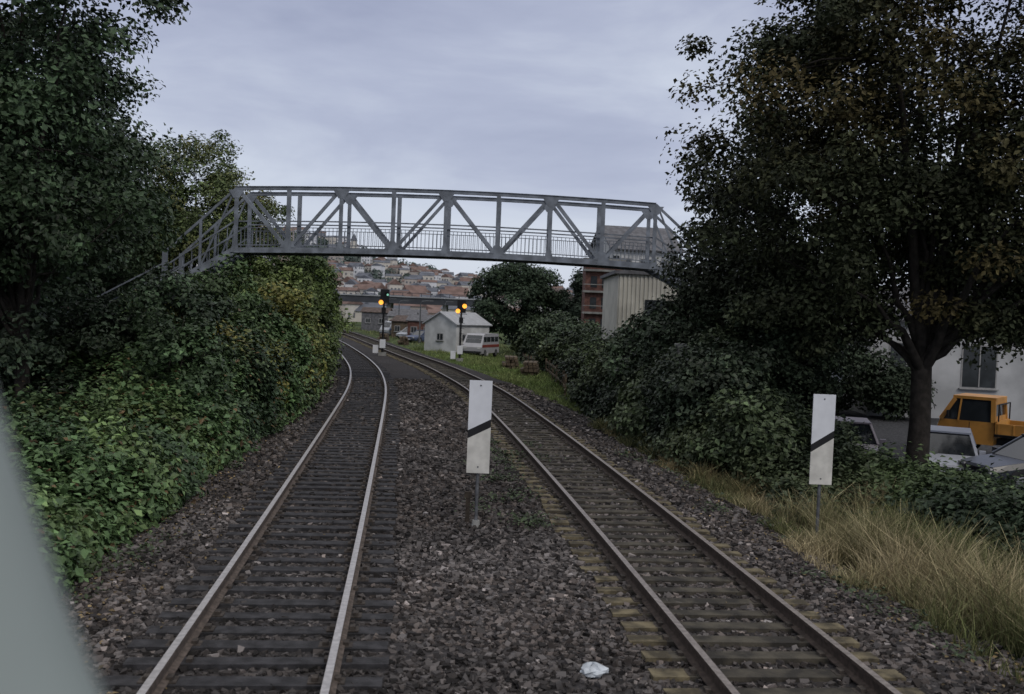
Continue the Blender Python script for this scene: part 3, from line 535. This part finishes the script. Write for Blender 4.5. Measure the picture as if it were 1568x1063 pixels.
def van(loc,rz,color,stripe):
    r=empty('delivery_van',loc,rz); pm=mat('van_paint',color,.35,.05,2,spec=.5); sm=mat('van_stripe',stripe,.4,.05,2); mb=MB()
    pr=[(-2.2,.35),(-2.25,.85),(-2.05,1.15),(-1.55,1.85),(-1.35,1.95),(2.15,1.95),(2.2,.35)]; n=len(pr)
    V=[(p[0],-.86 if p[1]<1.2 else -.78,p[1]) for p in pr]+[(p[0],.86 if p[1]<1.2 else .78,p[1]) for p in pr]
    mb.add(V,[tuple(range(n)),tuple(range(2*n-1,n-1,-1))]+[(i,(i+1)%n,n+(i+1)%n,n+i) for i in range(n)],0)
    mb.add([(-2.03,-.68,1.2),(-2.03,.68,1.2),(-1.6,.66,1.82),(-1.6,-.66,1.82)],[(0,1,2,3)],1)
    mb.box((-1.83,0,1.5),(.05,1.3,.03),0)
    for s in(-1,1):
        for x0,w in((-1.35,.6),(-.5,.8),(.5,.8),(1.5,.8)): mb.box((x0,s*.82,1.5),(w,.05,.42),1)
        mb.box((0,s*.862,.95),(4.2,.02,.22),2)
        for x in(-1.4,1.35): wheel(mb,x,s*.78,.33,3,4)
        mb.box((-2.22,s*.6,.8),(.08,.26,.2),5)
    mb.box((2.19,0,1.5),(.05,1.3,.45),1); mb.box((-2.27,0,.45),(.1,1.6,.16),6)
    mb.build('body',[pm,m_cglass,sm,m_tyre,m_rim,m_lamp,m_trim],r,.03)
van((-2.6,84,-.65),math.radians(72),(.36,.36,.38),(.22,.05,.04)); van((-14.6,126,-.55),math.radians(50),(.4,.42,.45),(.1,.15,.3))
def pickup(loc,rz):
    r=empty('orange_pickup_truck',loc,rz); pm=mat('orange_paint',(.56,.27,.06),.45,.15,2,spec=.4); mb=MB()
    def prism(pts,w,mi):
        n=len(pts); V=[(p[0],-w,p[1]) for p in pts]+[(p[0],w,p[1]) for p in pts]
        mb.add(V,[tuple(range(n)),tuple(range(2*n-1,n-1,-1))]+[(i,(i+1)%n,n+(i+1)%n,n+i) for i in range(n)],mi)
    prism([(-2.05,.42),(-2.12,.75),(-2.02,1.15),(-.35,1.15),(-.35,.42)],.86,0)
    b=[(-2.0,-.85,1.15),(-.37,-.85,1.15),(-.37,.85,1.15),(-2.0,.85,1.15)]; t=[(-1.6,-.74,1.86),(-.42,-.74,1.86),(-.42,.74,1.86),(-1.6,.74,1.86)]
    mb.add(b+t,[(0,1,5,4),(1,2,6,5),(2,3,7,6),(3,0,4,7)],1); mb.box((-1.0,0,1.91),(1.32,1.56,.10),0)
    for i in range(4): mb.beam(b[i],t[i],.14,.13,0)
    mb.box((-.36,0,1.24),(.05,1.64,.20),0); mb.box((-.37,0,1.80),(.05,1.46,.14),0)
    for s in(-1,1):
        mb.beam((-1.45,s*.862,1.13),(-1.4,s*.75,1.88),.05,.05,0)
        mb.box((-1.1,s*.864,.8),(.02,.01,.65),2); mb.box((-2.11,s*.6,.85),(.06,.24,.24),5); mb.box((-1.75,s*.98,1.35),(.05,.18,.22),2)
        mb.box((1.15,s*.93,.97),(2.9,.05,.36),0)
        for k in range(7): mb.box((-.2+k*.45,s*.963,.97),(.05,.02,.32),0)
        mb.box((1.15,s*.97,.79),(2.9,.02,.03),2); mb.box((2.66,s*.75,.62),(.06,.3,.12),6)
        for x in(-1.4,1.3): wheel(mb,x,s*.78,.34,3,4)
    mb.box((1.15,0,.76),(2.94,1.84,.08),2); mb.box((2.62,0,.97),(.05,1.86,.36),0); mb.box((-.27,0,1.0),(.05,1.86,.42),0)
    mb.beam((-.24,-.8,1.2),(-.24,-.8,1.75),.04,.04,2); mb.beam((-.24,.8,1.2),(-.24,.8,1.75),.04,.04,2); mb.box((-.24,0,1.75),(.04,1.64,.04),2)
    for k in range(5): mb.box((2.65,-.8+k*.4,.97),(.02,.05,.32),0)
    mb.box((.3,0,.5),(4.2,.8,.2),2); mb.box((-2.16,0,.5),(.12,1.7,.2),2); mb.box((2.68,0,.46),(.06,1.5,.12),2)
    mb.build('body',[pm,m_cglass,m_trim,m_tyre,m_rim,m_lamp,m_tail],r,.015)
pickup((16.5,32.6,-.85),math.radians(-38))
m_wood=mat('old_timber',(.11,.085,.06),.9,.35,4)
for (x,y,a) in((1.6,60,.3),(.4,66,.4),(-10.5,100,.5),(-13.5,108,.4),(-14.5,125,.3)):
    mb=MB(); z=float(gz(x,y))
    for k in range(4):
        for q in range(4-k//2): mb.beam((-1.1+random.uniform(-.2,.2),q*.28+k*.05,.12+k*.2),(1.1+random.uniform(-.2,.2),q*.28+k*.05,.12+k*.2),.24,.17)
    o=mb.build('timber_stack',[m_wood],None,.01); o.location=(x,y,z); o.rotation_euler=(0,0,a+1.2)
for i,(x,y,w) in enumerate(((-10.2,114,3),(-12.6,122,3.4),(-15.2,138,3.6),(-20.5,150,4),(-12.5,150,5),(-9.5,135,4),(-17.5,165,6))):
    house('small_shed',(x,y,-.5),random.uniform(-.4,.4),w,3.2,random.uniform(2,2.8),.6,[m_brick,m_wood,m_cw,m_roofg][i%4],[m_roofg,m_roofr][i%2],2,1,1,.2,.6,.6)
def lamp(x,y,h):
    mb=MB(); mb.tube([(0,0,-.2),(0,0,h),(.15,0,h+.25),(.9,0,h+.35)],[.09,.06,.05,.04],8); mb.box((1.05,0,h+.33),(.5,.2,.1)); o=mb.build('street_lamp',[m_post],None); o.location=(x,y,float(gz(x,y)))
lamp(-9.8,105,4.2); lamp(-15.5,135,4.6); lamp(-11,160,5); lamp(-19,150,5)
mb=MB()
for k in range(14):
    y=46+k*2.5; x=float(footR(y))-.5; z=float(gz(x,y)); mb.box((x,y,z+.45),(.1,.1,1.1))
    if k<13:
        y2=y+2.5; x2=float(footR(y2))-.5
        for q in(.35,.8): mb.beam((x,y,z+q),(x2,y2,float(gz(x2,y2))+q),.04,.1)
mb.build('wooden_fence',[m_wood],None)
# ---------------------------------------------------------------- train cab window pillar
m_cab=mat('cab_paint',(.28,.32,.31),.5,.05,2,spec=.3)
mb=MB(); e=[(-.50,.62,3.75),(-.42,.61,3.45),(-.335,.60,3.27),(-.295,.60,3.16),(-.268,.60,3.09),(-.248,.60,3.045),(-.20,.60,2.95),(-.10,.60,2.87),(.1,.6,2.84),(1.2,.6,2.82)]
pp=[]
for i,p in enumerate(e):
    t=np.array(e[min(i+1,len(e)-1)])-np.array(e[max(i-1,0)]); t/=np.linalg.norm(t); nn_=np.array([t[2],0,-t[0]]); pp.append(tuple(np.array(p)+nn_*.09))
mb.tube(pp,[.09]*len(pp),20); mb.build('train_cab_window_frame',[m_cab],None)
# ---------------------------------------------------------------- world, sun, camera
W=bpy.data.worlds.new('World'); S.world=W; W.use_nodes=True; n,l=W.node_tree.nodes,W.node_tree.links; bg=n['Background']
sky=n.new('ShaderNodeTexSky'); sky.sky_type='NISHITA'; sky.sun_disc=False; sky.sun_elevation=math.radians(32); sky.sun_rotation=math.radians(140)
tc=n.new('ShaderNodeTexCoord'); sx=n.new('ShaderNodeSeparateXYZ'); l.new(tc.outputs['Generated'],sx.inputs[0])
mp=n.new('ShaderNodeMapping'); mp.inputs['Scale'].default_value=(1,1,3.2); l.new(tc.outputs['Generated'],mp.inputs['Vector'])
no=n.new('ShaderNodeTexNoise'); no.inputs['Scale'].default_value=3.0; no.inputs['Detail'].default_value=8; no.inputs['Roughness'].default_value=.55; no.inputs['Distortion'].default_value=.3; l.new(mp.outputs[0],no.inputs['Vector'])
ad=n.new('ShaderNodeMath'); ad.operation='MULTIPLY_ADD'; ad.inputs[1].default_value=.75; l.new(no.outputs['Fac'],ad.inputs[0]); l.new(sx.outputs['Z'],ad.inputs[2])
cr=n.new('ShaderNodeValToRGB'); l.new(ad.outputs[0],cr.inputs['Fac']); E=cr.color_ramp.elements
E[0].position=.22; E[0].color=(.72,.77,.86,1); E[1].position=1.0; E[1].color=(.86,.86,.88,1)
for p,c in((.46,(.60,.65,.77,1)),(.60,(.45,.49,.635,1)),(.76,(.345,.38,.525,1)),(.90,(.54,.555,.63,1))):
    q=E.new(p); q.color=c
sc=n.new('ShaderNodeVectorMath'); sc.operation='SCALE'; sc.inputs['Scale'].default_value=10; l.new(cr.outputs['Color'],sc.inputs[0])
mx=n.new('ShaderNodeMix'); mx.data_type='RGBA'; mx.inputs['Factor'].default_value=.93; l.new(sky.outputs['Color'],mx.inputs['A']); l.new(sc.outputs[0],mx.inputs['B'])
l.new(mx.outputs['Result'],bg.inputs['Color']); bg.inputs['Strength'].default_value=.1
sd=bpy.data.lights.new('sun','SUN'); sd.energy=.9; sd.angle=math.radians(20); sd.color=(1,.92,.82); so=bpy.data.objects.new('sun',sd); COL.objects.link(so)
el,az=math.radians(40),math.radians(150); dv=Vector((math.sin(az)*math.cos(el),math.cos(az)*math.cos(el),math.sin(el))); so.rotation_euler=dv.to_track_quat('Z','Y').to_euler()
sky.sun_elevation=el; sky.sun_rotation=az
cd=bpy.data.cameras.new('camera'); cd.lens=35; cd.sensor_width=36; cd.clip_start=.05; cd.clip_end=8000
cd.dof.use_dof=True; cd.dof.focus_distance=22; cd.dof.aperture_fstop=2.0
co=bpy.data.objects.new('camera',cd); COL.objects.link(co)
co.matrix_world=Matrix.Translation((0,0,3.3))@Matrix.Rotation(math.radians(90-2.07),4,'X')@Matrix.Rotation(math.radians(2.3),4,'Z')
S.camera=co
